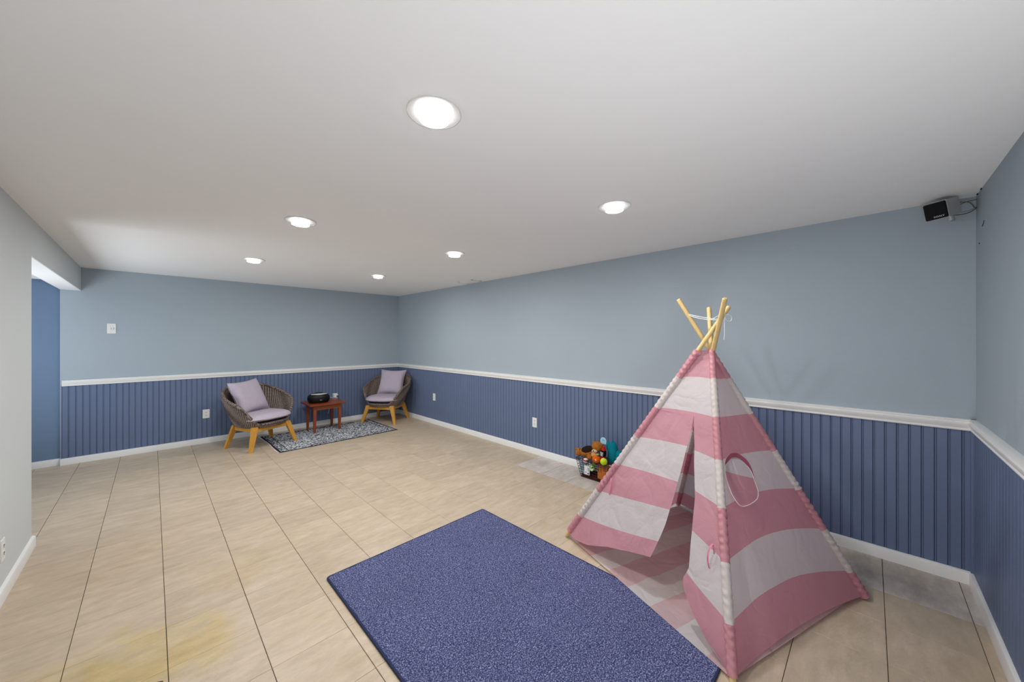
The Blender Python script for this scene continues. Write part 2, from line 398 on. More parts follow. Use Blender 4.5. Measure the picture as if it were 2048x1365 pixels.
# ================================================================= WALL PLATES
def outlet(name, label, loc, rz, kind='outlet', w_=.071, h_=.115, group=None):
    """local frame: faces -y"""
    t = thing(name, label, 'wall outlet' if kind == 'outlet' else 'light switch', loc, rz, group)
    MB().box((-w_ / 2, -.006, -h_ / 2), (w_ / 2, 0, h_ / 2), .002).obj('plate', M['plate'], t, smooth=True)
    if kind == 'outlet':
        for s in (-1, 1):
            sk = MB().lathe([(.0165, 0), (.0165, .0015), (.0, .0018)], 20, Matrix.Translation((0, -.006, s * .0195)) @ Matrix.Rotation(PI / 2, 4, 'X')).obj('socket', M['plate'], t, smooth=True)
            q = MB()
            q.box((-.0065, -.0088, s * .0195 - .001), (-.0042, -.0072, s * .0195 + .008)); q.box((.0042, -.0088, s * .0195 - .001), (.0065, -.0072, s * .0195 + .008)); q.box((-.002, -.0088, s * .0195 - .009), (.002, -.0072, s * .0195 - .005))
            q.obj('slots', M['slot'], sk)
    return t
outlet('wall_outlet', 'white duplex outlet low on the back wall, left of the left wicker chair', (.502, YA - BX, .384), 0)
outlet('wall_outlet', 'white duplex outlet on the right wall beside the corner chair', (XB - BX, 4.998, .432), -PI / 2)
outlet('wall_outlet', 'white duplex outlet on the right wall, left of the toy basket', (XB - BX, 2.836, .374), -PI / 2)
o4 = outlet('wall_outlet', 'white duplex outlet behind the small side table', (2.112, YA - BX, .425), 0)
t = outlet('light_switch', 'white light switch plate high on the back wall', (-.333, YA, 1.492), 0, 'switch', .071, .115)
for x in (-.010, .010):
    MB().box((x - .005, -.014, -.011), (x + .005, -.006, .011), .0015).obj('toggle', M['plate'], t, smooth=True)
    for z in (-.03, .03): MB().lathe([(.003, 0), (.002, .0012), (0, .0015)], 10, Matrix.Translation((x, -.006, z)) @ Matrix.Rotation(PI / 2, 4, 'X')).obj('screw', M['silver'], t)
outlet('wall_outlet', 'white outlet plate on the left wall at the edge of the photo', (XD, 3.238, .258), PI / 2)
# plug and white lead
t = thing('power_adapter', 'white plug-in adapter with a lead behind the side table', 'adapter', (2.112, YA - BX - .008, .445))
MB().box((-.032, -.045, -.028), (.030, 0, .028), .004).obj('body', M['plate'], t, smooth=True)
MB().tube([(-.03, -.03, -.02), (-.06, -.05, -.016), (-.10, -.07, -.010), (-.16, -.09, -.006), (-.22, -.12, -.012)], .003, 8).obj('lead', M['cord'], t, smooth=True)
MB().box((.004, -.062, -.012), (.034, -.045, .004), .003).obj('plug', M['black'], t, smooth=True)
t = thing('cable_loop', 'white cable drooping in loops below the side table', 'cable', (1.95, 6.12, .0))
def bez(p, n=24):
    out = []
    for i in range(n + 1):
        q = [Vector(x) for x in p]; s_ = i / n
        while len(q) > 1: q = [q[k].lerp(q[k + 1], s_) for k in range(len(q) - 1)]
        out.append(q[0])
    return out
MB().tube(bez([(-.10, 0, .40), (-.06, 0, .28), (.03, .02, .25), (.10, .04, .30), (.12, .06, .40), (.155, .07, .415)]), .0032, 8).obj('cord', M['cord'], t, smooth=True)
MB().tube(bez([(.16, .07, .41), (.07, .06, .33), (.07, .05, .24), (.05, .06, .17)]), .0032, 8).obj('cord', M['cord'], t, smooth=True)

# small damage marks on plaster
def chip(wall, pts, m='slot'):
    mb = MB()
    for a, b_, r in pts: mb.tube([a, b_], r, 6)
    mb.obj('plaster_chip', M[m], wall)

# ================================================================= SPEAKER
SA = math.radians(35); SP = math.radians(16)
t = thing('wall_speaker', 'small black cube speaker mounted in the ceiling corner at right', 'speaker', (3.135, -.285, 2.100))
Ms = Matrix.Rotation(-(PI / 2 - SA) - PI / 2 + PI / 2, 4, 'Z')
# local: front faces -y ; rotate so that front faces (-cos a, sin a)
ang = math.atan2(math.sin(SA), -math.cos(SA)) + PI / 2
Ms = Matrix.Rotation(ang, 4, 'Z') @ Matrix.Rotation(SP, 4, 'X')
W2, H2, D2 = .050, .048, .09
def loc(mb): mb.v = [tuple(Ms @ Vector(v)) for v in mb.v]; return mb
loc(MB().prism([(-D2 / 2, -H2), (D2 / 2, -H2 * .93), (D2 / 2, H2 * .93), (-D2 / 2, H2)], 'x', -W2, W2)).obj('body', M['silver'], t)
loc(MB().box((-W2 + .0025, -D2 / 2 - .006, -H2 + .0025), (W2 - .0025, -D2 / 2 + .001, H2 - .0025), .003)).obj('front_grille', M['black_cloth'], t, smooth=True)
cu = bpy.data.curves.new('logo_curve', 'FONT'); cu.body = 'SONY'; cu.size = .0115; cu.extrude = .0003; cu.align_x = 'CENTER'; cu.space_character = 1.15
tmp = bpy.data.objects.new('tmp', cu); C.objects.link(tmp)
bpy.context.view_layer.update()
dg = bpy.context.evaluated_depsgraph_get(); me = bpy.data.meshes.new_from_object(tmp.evaluated_get(dg)); bpy.data.objects.remove(tmp)
me.transform(Ms @ Matrix.Translation((0.012, -D2 / 2 - .0066, -H2 + .012)) @ Matrix.Rotation(PI / 2, 4, 'X') @ Matrix.Diagonal((1.35, 1, 1, 1)))
me.materials.clear(); me.materials.append(M['plate']); lg = link('lettering', me, t)
MB().tube([(.020, -.030, -.035), (.026, -.036, -.062)], .013, 16).obj('bracket', M['silver'], t, smooth=True)
MB().tube([(.026, -.036, -.048), (.10, -.05, -.048)], .008, 12).obj('bracket_arm', M['silver'], t, smooth=True)
for pts in ([(.03, -.03, .02), (.05, -.09, .05), (.06, -.13, .03), (.04, -.12, -.01), (.07, -.10, -.03), (.09, -.15, .0), (.098, -.155, .045)],
            [(.035, -.03, .0), (.045, -.08, .03), (.06, -.12, .05), (.085, -.14, .03), (.098, -.155, .05)],
            [(.035, -.03, -.03), (.05, -.08, -.045), (.075, -.12, -.03), (.095, -.14, .0), (.098, -.155, .045)]):
    MB().tube(bez(pts, 26), .0022, 8).obj('cable', M['cable'], t, smooth=True)

# ================================================================= BLUE RUG
def rug_material(name, cols, sc_, bump):
    m = bpy.data.materials.new(name); m.use_nodes = True; nt = m.node_tree; N = nt.nodes; L = nt.links; b = N['Principled BSDF']
    b.inputs['Roughness'].default_value = .95; b.inputs['Specular IOR Level'].default_value = .1
    g = N.new('ShaderNodeTexCoord'); n = N.new('ShaderNodeTexNoise'); n.inputs['Scale'].default_value = sc_; n.inputs['Detail'].default_value = 3; n.inputs['Roughness'].default_value = .8
    L.new(g.outputs['Object'], n.inputs['Vector'])
    r = N.new('ShaderNodeValToRGB'); L.new(n.outputs['Fac'], r.inputs[0])
    r.color_ramp.elements[0].position = .36; r.color_ramp.elements[0].color = cols[0]
    r.color_ramp.elements[1].position = .68; r.color_ramp.elements[1].color = cols[2]
    e = r.color_ramp.elements.new(.52); e.color = cols[1]
    n2 = N.new('ShaderNodeTexNoise'); n2.inputs['Scale'].default_value = 3; n2.inputs['Detail'].default_value = 3; L.new(g.outputs['Object'], n2.inputs['Vector'])
    mr = N.new('ShaderNodeMapRange'); mr.inputs['To Min'].default_value = .85; mr.inputs['To Max'].default_value = 1.15; L.new(n2.outputs['Fac'], mr.inputs['Value'])
    s_ = N.new('ShaderNodeVectorMath'); s_.operation = 'SCALE'; L.new(r.outputs[0], s_.inputs[0]); L.new(mr.outputs[0], s_.inputs['Scale']); L.new(s_.outputs[0], b.inputs['Base Color'])
    bp = N.new('ShaderNodeBump'); bp.inputs['Strength'].default_value = bump; bp.inputs['Distance'].default_value = .006; L.new(n.outputs['Fac'], bp.inputs['Height']); L.new(bp.outputs[0], b.inputs['Normal'])
    return m
M['rug'] = rug_material('heathered_blue_pile', ((.014, .020, .075, 1), (.088, .104, .235, 1), (.50, .53, .74, 1)), 170, .9)
M['rug_edge'] = mat('navy_binding', (.035, .045, .10, 1), .9, .1, noise_amt=.2, noise_scale=90, bump=.4, bump_scale=200)
t = thing('area_rug', 'heathered blue area rug in front of the teepee', 'rug', (1.285, 1.3175, 0))
rw, rh = .582, .8775
mb = MB()
def rp(u, v):
    x = (u * 2 - 1) * (rw - .006); y = (v * 2 - 1) * (rh - .006)
    return (x, y, .0105 + .0022 * random.random() + .0012 * math.sin((x + y) * 40 + 3 * noise.noise(Vector((x * 3, y * 3, 0)))))
mb.grid(rp, 210, 330); pile = mb.obj('pile', M['rug'], t)
pile['kind'] = 'stuff'
def rrect(a, b_, r, n=6):
    out = []
    for cx_, cy_, a0 in ((a - r, b_ - r, 0), (-a + r, b_ - r, PI / 2), (-a + r, -b_ + r, PI), (a - r, -b_ + r, 1.5 * PI)):
        for k in range(n + 1): out.append((cx_ + r * math.cos(a0 + PI / 2 * k / n), cy_ + r * math.sin(a0 + PI / 2 * k / n)))
    return out
MB().prism(rrect(rw - .004, rh - .004, .012), 'z', .0005, .0085).obj('backing', M['rug_edge'], t)
MB().tube([(x, y, .0068) for x, y in rrect(rw - .002, rh - .002, .014)], .0064, 10, closed=True).obj('binding', M['rug_edge'], t, smooth=True)

# ================================================================= RUNNER
m = bpy.data.materials.new('navy_white_ornament'); m.use_nodes = True; M['runner'] = m; nt = m.node_tree; N = nt.nodes; L = nt.links; b = N['Principled BSDF']
b.inputs['Roughness'].default_value = .95; b.inputs['Specular IOR Level'].default_value = .1
tc = N.new('ShaderNodeTexCoord'); sx = N.new('ShaderNodeSeparateXYZ'); L.new(tc.outputs['Object'], sx.inputs[0])
def math_(op, a, b_=None, c=None):
    n = N.new('ShaderNodeMath'); n.operation = op
    for i, q in enumerate((a, b_, c)):
        if q is None: continue
        if isinstance(q, (int, float)): n.inputs[i].default_value = q
        else: L.new(q, n.inputs[i])
    return n.outputs[0]
ax = math_('ABSOLUTE', sx.outputs[0]); ay = math_('ABSOLUTE', sx.outputs[1])
RWx, RWy = .768, .508
dx = math_('SUBTRACT', RWx, ax); dy = math_('SUBTRACT', RWy, ay); dd = math_('MINIMUM', dx, dy)
vo = N.new('ShaderNodeTexVoronoi'); vo.inputs['Scale'].default_value = 44; vo.feature = 'F1'; L.new(tc.outputs['Object'], vo.inputs['Vector'])
no = N.new('ShaderNodeTexNoise'); no.inputs['Scale'].default_value = 55; no.inputs['Detail'].default_value = 3; no.inputs['Distortion'].default_value = 2.2; L.new(tc.outputs['Object'], no.inputs['Vector'])
pat = math_('ADD', math_('MULTIPLY', vo.outputs['Distance'], .7), math_('MULTIPLY', no.outputs['Fac'], .75))
inner = math_('GREATER_THAN', dd, .105)
thr = math_('ADD', .745, math_('MULTIPLY', inner, -.03))
k1 = N.new('ShaderNodeMapRange'); L.new(math_('SUBTRACT', pat, thr), k1.inputs['Value']); k1.inputs['From Min'].default_value = -.02; k1.inputs['From Max'].default_value = .02
l1 = math_('LESS_THAN', dd, .022); l2 = math_('MULTIPLY', math_('GREATER_THAN', dd, .094), math_('LESS_THAN', dd, .105))
l3 = math_('MULTIPLY', math_('GREATER_THAN', dd, .034), math_('LESS_THAN', dd, .039))
dark = math_('MAXIMUM', math_('MAXIMUM', l1, l2), l3)
fac = math_('MULTIPLY', k1.outputs[0], math_('SUBTRACT', 1, dark))
mx = N.new('ShaderNodeMix'); mx.data_type = 'RGBA'; mx.inputs['A'].default_value = (.022, .026, .048, 1); mx.inputs['B'].default_value = (.56, .58, .60, 1)
L.new(fac, mx.inputs['Factor']); L.new(mx.outputs['Result'], b.inputs['Base Color'])
bp = N.new('ShaderNodeBump'); bp.inputs['Strength'].default_value = .3; bp.inputs['Distance'].default_value = .003; L.new(no.outputs['Fac'], bp.inputs['Height']); L.new(bp.outputs[0], b.inputs['Normal'])
t = thing('patterned_rug', 'small navy and white patterned rug between the wicker chairs', 'rug', (1.843, 5.542, 0), math.radians(.8))
MB().box((-RWx, -RWy, .0003), (RWx, RWy, .0040), .001).obj('pile', M['runner'], t)
MB().grid(lambda u, v: (-RWx - .004 - .012 * u - .006 * math.sin(v * 9), (v * 2 - 1) * RWy * .995, .006 - .004 * u), 1, 40).obj('end_selvage', mat('pale_pink_selvage', (.62, .52, .52, 1), .9, .1), t)

# ================================================================= WICKER CHAIRS
def wicker():
    m = bpy.data.materials.new('brown_grey_wicker'); m.use_nodes = True; nt = m.node_tree; N = nt.nodes; L = nt.links; b = N['Principled BSDF']
    b.inputs['Roughness'].default_value = .6; b.inputs['Specular IOR Level'].default_value = .3
    uv = N.new('ShaderNodeUVMap'); 
    mp = N.new('ShaderNodeMapping'); L.new(uv.outputs[0], mp.inputs[0])
    ck = N.new('ShaderNodeTexWave'); ck.wave_type = 'BANDS'; ck.bands_direction = 'Y'; ck.inputs['Scale'].default_value = 16; ck.inputs['Distortion'].default_value = 2.5; ck.inputs['Detail'].default_value = 2
    L.new(mp.outputs[0], ck.inputs['Vector'])
    n = N.new('ShaderNodeTexNoise'); n.inputs['Scale'].default_value = 60; tc = N.new('ShaderNodeTexCoord'); L.new(tc.outputs['Object'], n.inputs['Vector'])
    cx = N.new('ShaderNodeTexWave'); cx.wave_type = 'BANDS'; cx.bands_direction = 'X'; cx.inputs['Scale'].default_value = 11.9; L.new(mp.outputs[0], cx.inputs['Vector'])
    a0 = N.new('ShaderNodeMath'); a0.operation = 'MULTIPLY_ADD'; a0.inputs[1].default_value = .28; L.new(ck.outputs['Fac'], a0.inputs[0])
    a1 = N.new('ShaderNodeMath'); a1.operation = 'MULTIPLY_ADD'; a1.inputs[1].default_value = .55; a1.inputs[2].default_value = -.12; L.new(cx.outputs['Fac'], a1.inputs[0]); L.new(a1.outputs[0], a0.inputs[2])
    ad = N.new('ShaderNodeMath'); ad.operation = 'MULTIPLY_ADD'; ad.inputs[1].default_value = .55; L.new(n.outputs['Fac'], ad.inputs[0]); L.new(a0.outputs[0], ad.inputs[2])
    r = N.new('ShaderNodeValToRGB'); L.new(ad.outputs[0], r.inputs[0])
    r.color_ramp.elements[0].position = .2; r.color_ramp.elements[0].color = S(36, 31, 29)
    r.color_ramp.elements[1].position = .85; r.color_ramp.elements[1].color = S(142, 126, 117)
    L.new(r.outputs[0], b.inputs['Base Color'])
    bp = N.new('ShaderNodeBump'); bp.inputs['Strength'].default_value = .6; bp.inputs['Distance'].default_value = .004; L.new(ad.outputs[0], bp.inputs['Height']); L.new(bp.outputs[0], b.inputs['Normal'])
    return m
M['wicker'] = wicker()
def sst(x): x = max(0, min(1, x)); return x * x * (3 - 2 * x)
ZB = .272
def rimz(ph):
    d = abs(math.degrees(ph)); d = 360 - d if d > 180 else d
    return .312 + .255 * sst((d - 34) / 40) + .195 * sst((d - 62) / 105)
def shell_pt(ph, z, off=0.0, rib=0.0):
    q = max(0, (z - ZB) / .48)
    a = .262 + .118 * math.sin(min(1, q * 1.15) * PI / 2) - .012 * sst((q - .7) / .3) + off
    bb = .245 + .105 * math.sin(min(1, q * 1.1) * PI / 2) + off
    n = 2.5
    c, s_ = math.cos(ph), math.sin(ph)
    k = (abs(c) ** n + abs(s_) ** n) ** (-1 / n)
    lean = .05 * q
    r = 1 + rib * math.cos(ph * 84) / .35
    return Vector((a * s_ * k * r, -bb * c * k * r + lean, z))
def make_chair(label):
    t = thing('wicker_chair', label, 'chair', group='wicker chairs by the side table')
    NP, NZ = 336, 18
    mb = MB()
    def outer(u, v):
        ph = u * 2 * PI - PI; z = ZB + (rimz(ph) - ZB) * v; return shell_pt(ph, z, 0, .0028)
    def inner(u, v):
        ph = u * 2 * PI - PI; z = .298 + (rimz(ph) - .298) * v; return shell_pt(ph, z, -.022, .0028)
    mb.grid(outer, NP, NZ); n1 = len(mb.v); mb.grid(inner, NP, NZ)
    # bottom
    ring = [shell_pt(k / 48 * 2 * PI - PI, ZB) for k in range(48)]; mb.add(ring + [Vector((0, 0, ZB - .012))], [(k, (k + 1) % 48, 48) for k in range(48)])
    ring = [shell_pt(k / 48 * 2 * PI - PI, .298, -.022) for k in range(48)]; mb.add(ring + [Vector((0, 0, .30))], [(k, (k + 1) % 48, 48) for k in range(48)])
    me = mb.mesh('shell', M['wicker'], True)
    uvl = me.uv_layers.new(name='UVMap')
    for lp in me.loops:
        co = me.vertices[lp.vertex_index].co; uvl.data[lp.index].uv = (math.atan2(co.x, -co.y) * .35, co.z)
    link('shell', me, t)
    rim = [shell_pt(k / 160 * 2 * PI - PI, rimz(k / 160 * 2 * PI - PI), -.010) for k in range(160)]
    mb = MB().tube(rim, [.0180 + .0025 * math.sin(k * 2.3) for k in range(160)], 10, closed=True)
    me = mb.mesh('rim', M['wicker'], True); uvl = me.uv_layers.new(name='UVMap')
    for lp in me.loops:
        co = me.vertices[lp.vertex_index].co; uvl.data[lp.index].uv = (co.x + co.y, (co.x - co.y + co.z) * 1.5)
    link('rim', me, t)
    # legs
    for sx_ in (-1, 1):
        for sy_ in (-1, 1):
            top = Vector((sx_ * .205, sy_ * .185, .285)); bot = Vector((sx_ * .288, sy_ * .240, 0))
            mbl = MB(); vs = []
            for p, ww, hh in ((bot, .019, .013), (top, .034, .020)):
                for a, b_ in ((-1, -1), (1, -1), (1, 1), (-1, 1)): vs.append(p + Vector((a * ww, b_ * hh, 0)))
            mbl.add(vs, [(3, 2, 1, 0), (4, 5, 6, 7), (0, 1, 5, 4), (1, 2, 6, 5), (2, 3, 7, 6), (3, 0, 4, 7)])
            mbl.obj('leg', M['wood_y'], t)
    for sy_ in (-1, 1): MB().box((-.20, sy_ * .19 - .012, .222), (.20, sy_ * .19 + .012, .268), .002).obj('rail', M['wood_y'], t)
    for sx_ in (-1, 1): MB().box((sx_ * .214 - .012, -.178, .222), (sx_ * .214 + .012, .178, .268), .002).obj('rail', M['wood_y'], t)
    return t
ch1 = make_chair('left wicker tub chair on angled honey wood legs, left of the side table')
ch1.location = (1.005, 5.592, 0); ch1.rotation_euler = (0, 0, math.atan2(-.92, .386) + PI / 2)
def dup(src, **kw):
    c = src.copy(); C.objects.link(c)
    for ch in src.children:
        d = ch.copy(); C.objects.link(d); d.parent = c
        for g in ch.children:
            e = g.copy(); C.objects.link(e); e.parent = d
    for k, v in kw.items(): c[k] = v
    return c
ch2 = dup(ch1, label='right wicker tub chair on angled wood legs, in the back corner')
ch2.location = (2.775, 5.765, 0); ch2.rotation_euler = (0, 0, math.atan2(-.578, -.816) + PI / 2)
for c_ in ch2.children:
    pass
# cushions
def seat_cushion(label):
    t = thing('seat_cushion', label, 'cushion', group='seat cushions of the wicker chairs')
    def top(u, v):
        ph = u * 2 * PI; q = v
        k = (abs(math.cos(ph)) ** 3 + abs(math.sin(ph)) ** 3) ** (-1 / 3)
        h = (1 - q ** 5) ** .5 if q < 1 else 0
        return (.292 * k * q * math.sin(ph), -.268 * k * q * math.cos(ph) - .012, .375 + .062 * h + .006 * noise.noise(Vector((q * math.sin(ph) * 2, q * math.cos(ph) * 2, 1))))
    def bot(u, v):
        p = top(u, v); return (p[0], p[1], .375 - .030 * ((1 - v ** 5) ** .5 if v < 1 else 0))
    MB().grid(top, 64, 18).grid(bot, 64, 18).obj('cover', M['linen'], t, smooth=True, merge=True)
    MB().grid(lambda u, v: (.246 * (abs(math.cos(u * 2 * PI)) ** 3 + abs(math.sin(u * 2 * PI)) ** 3) ** (-1 / 3) * math.sin(u * 2 * PI), -.232 * (abs(math.cos(u * 2 * PI)) ** 3 + abs(math.sin(u * 2 * PI)) ** 3) ** (-1 / 3) * math.cos(u * 2 * PI) - .012, .306 + .045 * v), 64, 2).obj('underside', M['under'], t)  # black band in place of the dark gap under the cushion
    return t
def pillow(label, w_=.222, th=.075):
    t = thing('throw_pillow', label, 'pillow', group='throw pillows on the wicker chairs')
    def f(sgn):
        def g(u, v):
            x, y = u * 2 - 1, v * 2 - 1
            px_ = x * (1 - .10 * (1 - y * y) * abs(x) ** 3) * w_; py_ = y * (1 - .10 * (1 - x * x) * abs(y) ** 3) * w_
            h = max(0, (1 - x ** 4) * (1 - y ** 4)) ** .55 * th * (1 + .08 * noise.noise(Vector((x * 2.2, y * 2.2, sgn * 3))))
            return (px_, -sgn * h, py_ + w_)
        return g
    MB().grid(f(1), 26, 26).grid(f(-1), 26, 26).obj('cover', M['linen'], t, smooth=True, merge=True)
    seam = [f(1)(u, v) for u, v in [(i / 20, 0) for i in range(20)] + [(1, i / 20) for i in range(20)] + [(1 - i / 20, 1) for i in range(20)] + [(0, 1 - i / 20) for i in range(20)]]
    MB().tube(seam, .003, 6, closed=True).obj('piping', M['linen'], t, smooth=True)
    return t
for ch, nm, prx, pry, yaw_, roll in ((ch1, 'left', -.022, .085, .25, -.05), (ch2, 'right', .0, .12, .12, .02)):
    t = seat_cushion('lilac grey seat cushion on the %s wicker chair' % nm); t.location = ch.location; t.rotation_euler = ch.rotation_euler
    p = pillow('square lilac grey throw pillow leaning in the %s wicker chair' % nm)
    R = Matrix.Rotation(ch.rotation_euler.z, 4, 'Z')
    p.location = Vector(ch.location) + R @ Vector((prx, pry, .424))
    p.rotation_euler = (Matrix.Rotation(ch.rotation_euler.z + yaw_, 3, 'Z') @ Matrix.Rotation(-.42, 3, 'X') @ Matrix.Rotation(roll, 3, 'Y')).to_euler()

# ================================================================= SIDE TABLE + RADIO
t = thing('side_table', 'small reddish brown wooden side table between the wicker chairs', 'table', (1.835, 5.872, 0.006))
TT = .414
MB().box((-.252, -.232, TT - .020), (.252, .232, TT), .005).obj('tabletop', M['wood_r'], t, smooth=True)
for sx_ in (-1, 1):
    for sy_ in (-1, 1):
        vs = []
        for z, ww in ((0, .014), (.30, .020), (TT - .02, .020)):
            cx_, cy_ = sx_ * .172, sy_ * .168
            for a, b_ in ((-1, -1), (1, -1), (1, 1), (-1, 1)): vs.append((cx_ + a * ww, cy_ + b_ * ww, z))
        MB().add(vs, [(3, 2, 1, 0), (8, 9, 10, 11)] + [(k * 4 + i, k * 4 + (i + 1) % 4, k * 4 + 4 + (i + 1) % 4, k * 4 + 4 + i) for k in (0, 1) for i in range(4)]).obj('leg', M['wood_r'], t)
for s_ in (-1, 1):
    MB().box((-.155, s_ * .178 - .009, TT - .085), (.155, s_ * .178 + .009, TT - .021)).obj('apron', M['wood_r'], t)
    MB().box((s_ * .182 - .009, -.150, TT - .085), (s_ * .182 + .009, .150, TT - .021)).obj('apron', M['wood_r'], t)
t = thing('boombox', 'round black portable stereo with a silver handle arc on the side table', 'radio', (1.765, 5.865, TT + .006), math.radians(-8))
def bb(d, a, th): return 1
mb = MB()
prof = [(.02, 0), (.80, .0), (.93, .018), (1.0, .050), (1.0, .075), (.95, .098), (.84, .118), (.60, .135), (.30, .142), (.02, .144)]
def bf(u, v):
    k = v * (len(prof) - 1); i = min(int(k), len(prof) - 2); f_ = k - i
    r = prof[i][0] * (1 - f_) + prof[i + 1][0] * f_; z = prof[i][1] * (1 - f_) + prof[i + 1][1] * f_
    a = u * 2 * PI; n = 2.5; kk = (abs(math.cos(a)) ** n + abs(math.sin(a)) ** n) ** (-1 / n)
    return (.150 * r * kk * math.cos(a), .118 * r * kk * math.sin(a), z)
mb.grid(bf, 48, 24); mb.obj('body', M['gloss_black'], t, smooth=True, merge=True)
arc = [Vector((.150 * .74 * math.sin(a), -.118 * .74 * math.cos(a), .1305)) for a in [(-1.15 + 2.3 * i / 16) for i in range(17)]]
MB().tube(arc, [.004 + .009 * math.cos((i - 8) / 8 * 1.2) for i in range(17)], 8, squash=.9).obj('handle_arc', mat('silver_grey_plastic', (.55, .56, .57, 1), .35, .5), t, smooth=True)
MB().box((.0, -.1205, .046), (.028, -.117, .051)).obj('badge', M['silver'], t)
MB().lathe([(.045, .1405), (.044, .1455), (.0, .1465)], 32).obj('disc_lid', M['gloss_black'], t, smooth=True)
MB().tube([(-.03, .09, .118), (-.06, .10, .185)], .0012, 6).obj('antenna', M['silver'], t)

# ================================================================= TEEPEE
F = {1: Vector((2.023, 1.486, 0)), 2: Vector((1.621, .384, 0)), 3: Vector((2.648, .018, 0)), 4: Vector((3.05, 1.12, 0))}
T = {1: Vector((2.338, .574, 1.555)), 2: Vector((2.458, .714, 1.563)), 3: Vector((2.318, .846, 1.615)), 4: Vector((2.16, .549, 1.585))}
OFFB = {1: 0, 2: 0, 3: .028, 4: .01}
tp = thing('teepee', 'pink and white striped play teepee standing beside the blue rug', 'teepee', (2.33, .75, 0))
PZ = Vector((0, 0, .011))
def pole(i, q): return F[i] + (T[i] - F[i]) * q + (PZ * (1 - q) if i else 0)
for i in (1, 2, 3, 4):
    q0 = pole(i, 0); q1 = pole(i, 1); n = 14
    pts = [q0.lerp(q1, k / n) for k in range(n + 1)]
    rs = [.0128] * (n + 1)
    d = (q1 - q0).normalized()
    pts = [q0 - d * .001] + pts + [q1 + d * .004]; rs = [.010] + rs + [.0095]
    MB().tube(pts, rs, 16).obj('pole', M['pole'], tp, smooth=True, world=True)
def cloth_mat(name, bias, pale=0.0):
    m = bpy.data.materials.new(name); m.use_nodes = True; nt = m.node_tree; N = nt.nodes; L = nt.links
    for n in list(N):
        if n.type == 'BSDF_PRINCIPLED': N.remove(n)
    out = [n for n in N if n.type == 'OUTPUT_MATERIAL'][0]
    uv = N.new('ShaderNodeUVMap'); sx = N.new('ShaderNodeSeparateXYZ'); L.new(uv.outputs[0], sx.inputs[0])
    a = N.new('ShaderNodeMath'); a.operation = 'MULTIPLY_ADD'; a.inputs[1].default_value = 4.0; a.inputs[2].default_value = .06 + bias; L.new(sx.outputs[1], a.inputs[0])
    fr = N.new('ShaderNodeMath'); fr.operation = 'FRACT'; L.new(a.outputs[0], fr.inputs[0])
    gt = N.new('ShaderNodeMath'); gt.operation = 'GREATER_THAN'; gt.inputs[1].default_value = .5; L.new(fr.outputs[0], gt.inputs[0])
    mx = N.new('ShaderNodeMix'); mx.data_type = 'RGBA'
    pk = (.74, .375, .44, 1); wh = (.80, .76, .765, 1)
    if pale: pk = (.76, .56, .57, 1); wh = (.80, .76, .73, 1)
    mx.inputs['A'].default_value = pk; mx.inputs['B'].default_value = wh; L.new(gt.outputs[0], mx.inputs['Factor'])
    tc = N.new('ShaderNodeTexCoord'); n = N.new('ShaderNodeTexNoise'); n.inputs['Scale'].default_value = 7; n.inputs['Detail'].default_value = 6; n.inputs['Roughness'].default_value = .6; n.inputs['Distortion'].default_value = .8; L.new(tc.outputs['Object'], n.inputs['Vector'])
    nr = N.new('ShaderNodeTexNoise'); nr.inputs['Scale'].default_value = 5.5; nr.inputs['Detail'].default_value = 1.5; nr.inputs['Distortion'].default_value = .6; L.new(tc.outputs['Object'], nr.inputs['Vector'])
    s1 = N.new('ShaderNodeMath'); s1.operation = 'SUBTRACT'; s1.inputs[1].default_value = .5; L.new(nr.outputs['Fac'], s1.inputs[0])
    s2 = N.new('ShaderNodeMath'); s2.operation = 'ABSOLUTE'; L.new(s1.outputs[0], s2.inputs[0])
    mr = N.new('ShaderNodeMapRange'); mr.inputs['From Max'].default_value = .10; L.new(s2.outputs[0], mr.inputs['Value'])
    ad = N.new('ShaderNodeMath'); ad.operation = 'MULTIPLY_ADD'; ad.inputs[1].default_value = .35; L.new(mr.outputs[0], ad.inputs[0]); L.new(n.outputs['Fac'], ad.inputs[2])
    bp = N.new('ShaderNodeBump'); bp.inputs['Strength'].default_value = .55; bp.inputs['Distance'].default_value = .012; L.new(ad.outputs[0], bp.inputs['Height'])
    df = N.new('ShaderNodeBsdfDiffuse'); tr = N.new('ShaderNodeBsdfTranslucent'); ms = N.new('ShaderNodeMixShader'); ms.inputs[0].default_value = .50
    for q in (df, tr): L.new(mx.outputs['Result'], q.inputs['Color']); L.new(bp.outputs[0], q.inputs['Normal'])
    gl = N.new('ShaderNodeBsdfGlossy'); gl.inputs['Roughness'].default_value = .45; gl.inputs['Color'].default_value = (.9, .9, .9, 1); L.new(bp.outputs[0], gl.inputs['Normal'])
    m2 = N.new('ShaderNodeMixShader'); m2.inputs[0].default_value = .035
    L.new(df.outputs[0], ms.inputs[1]); L.new(tr.outputs[0], ms.inputs[2]); L.new(ms.outputs[0], m2.inputs[1]); L.new(gl.outputs[0], m2.inputs[2]); L.new(m2.outputs[0], out.inputs[0])
    return m
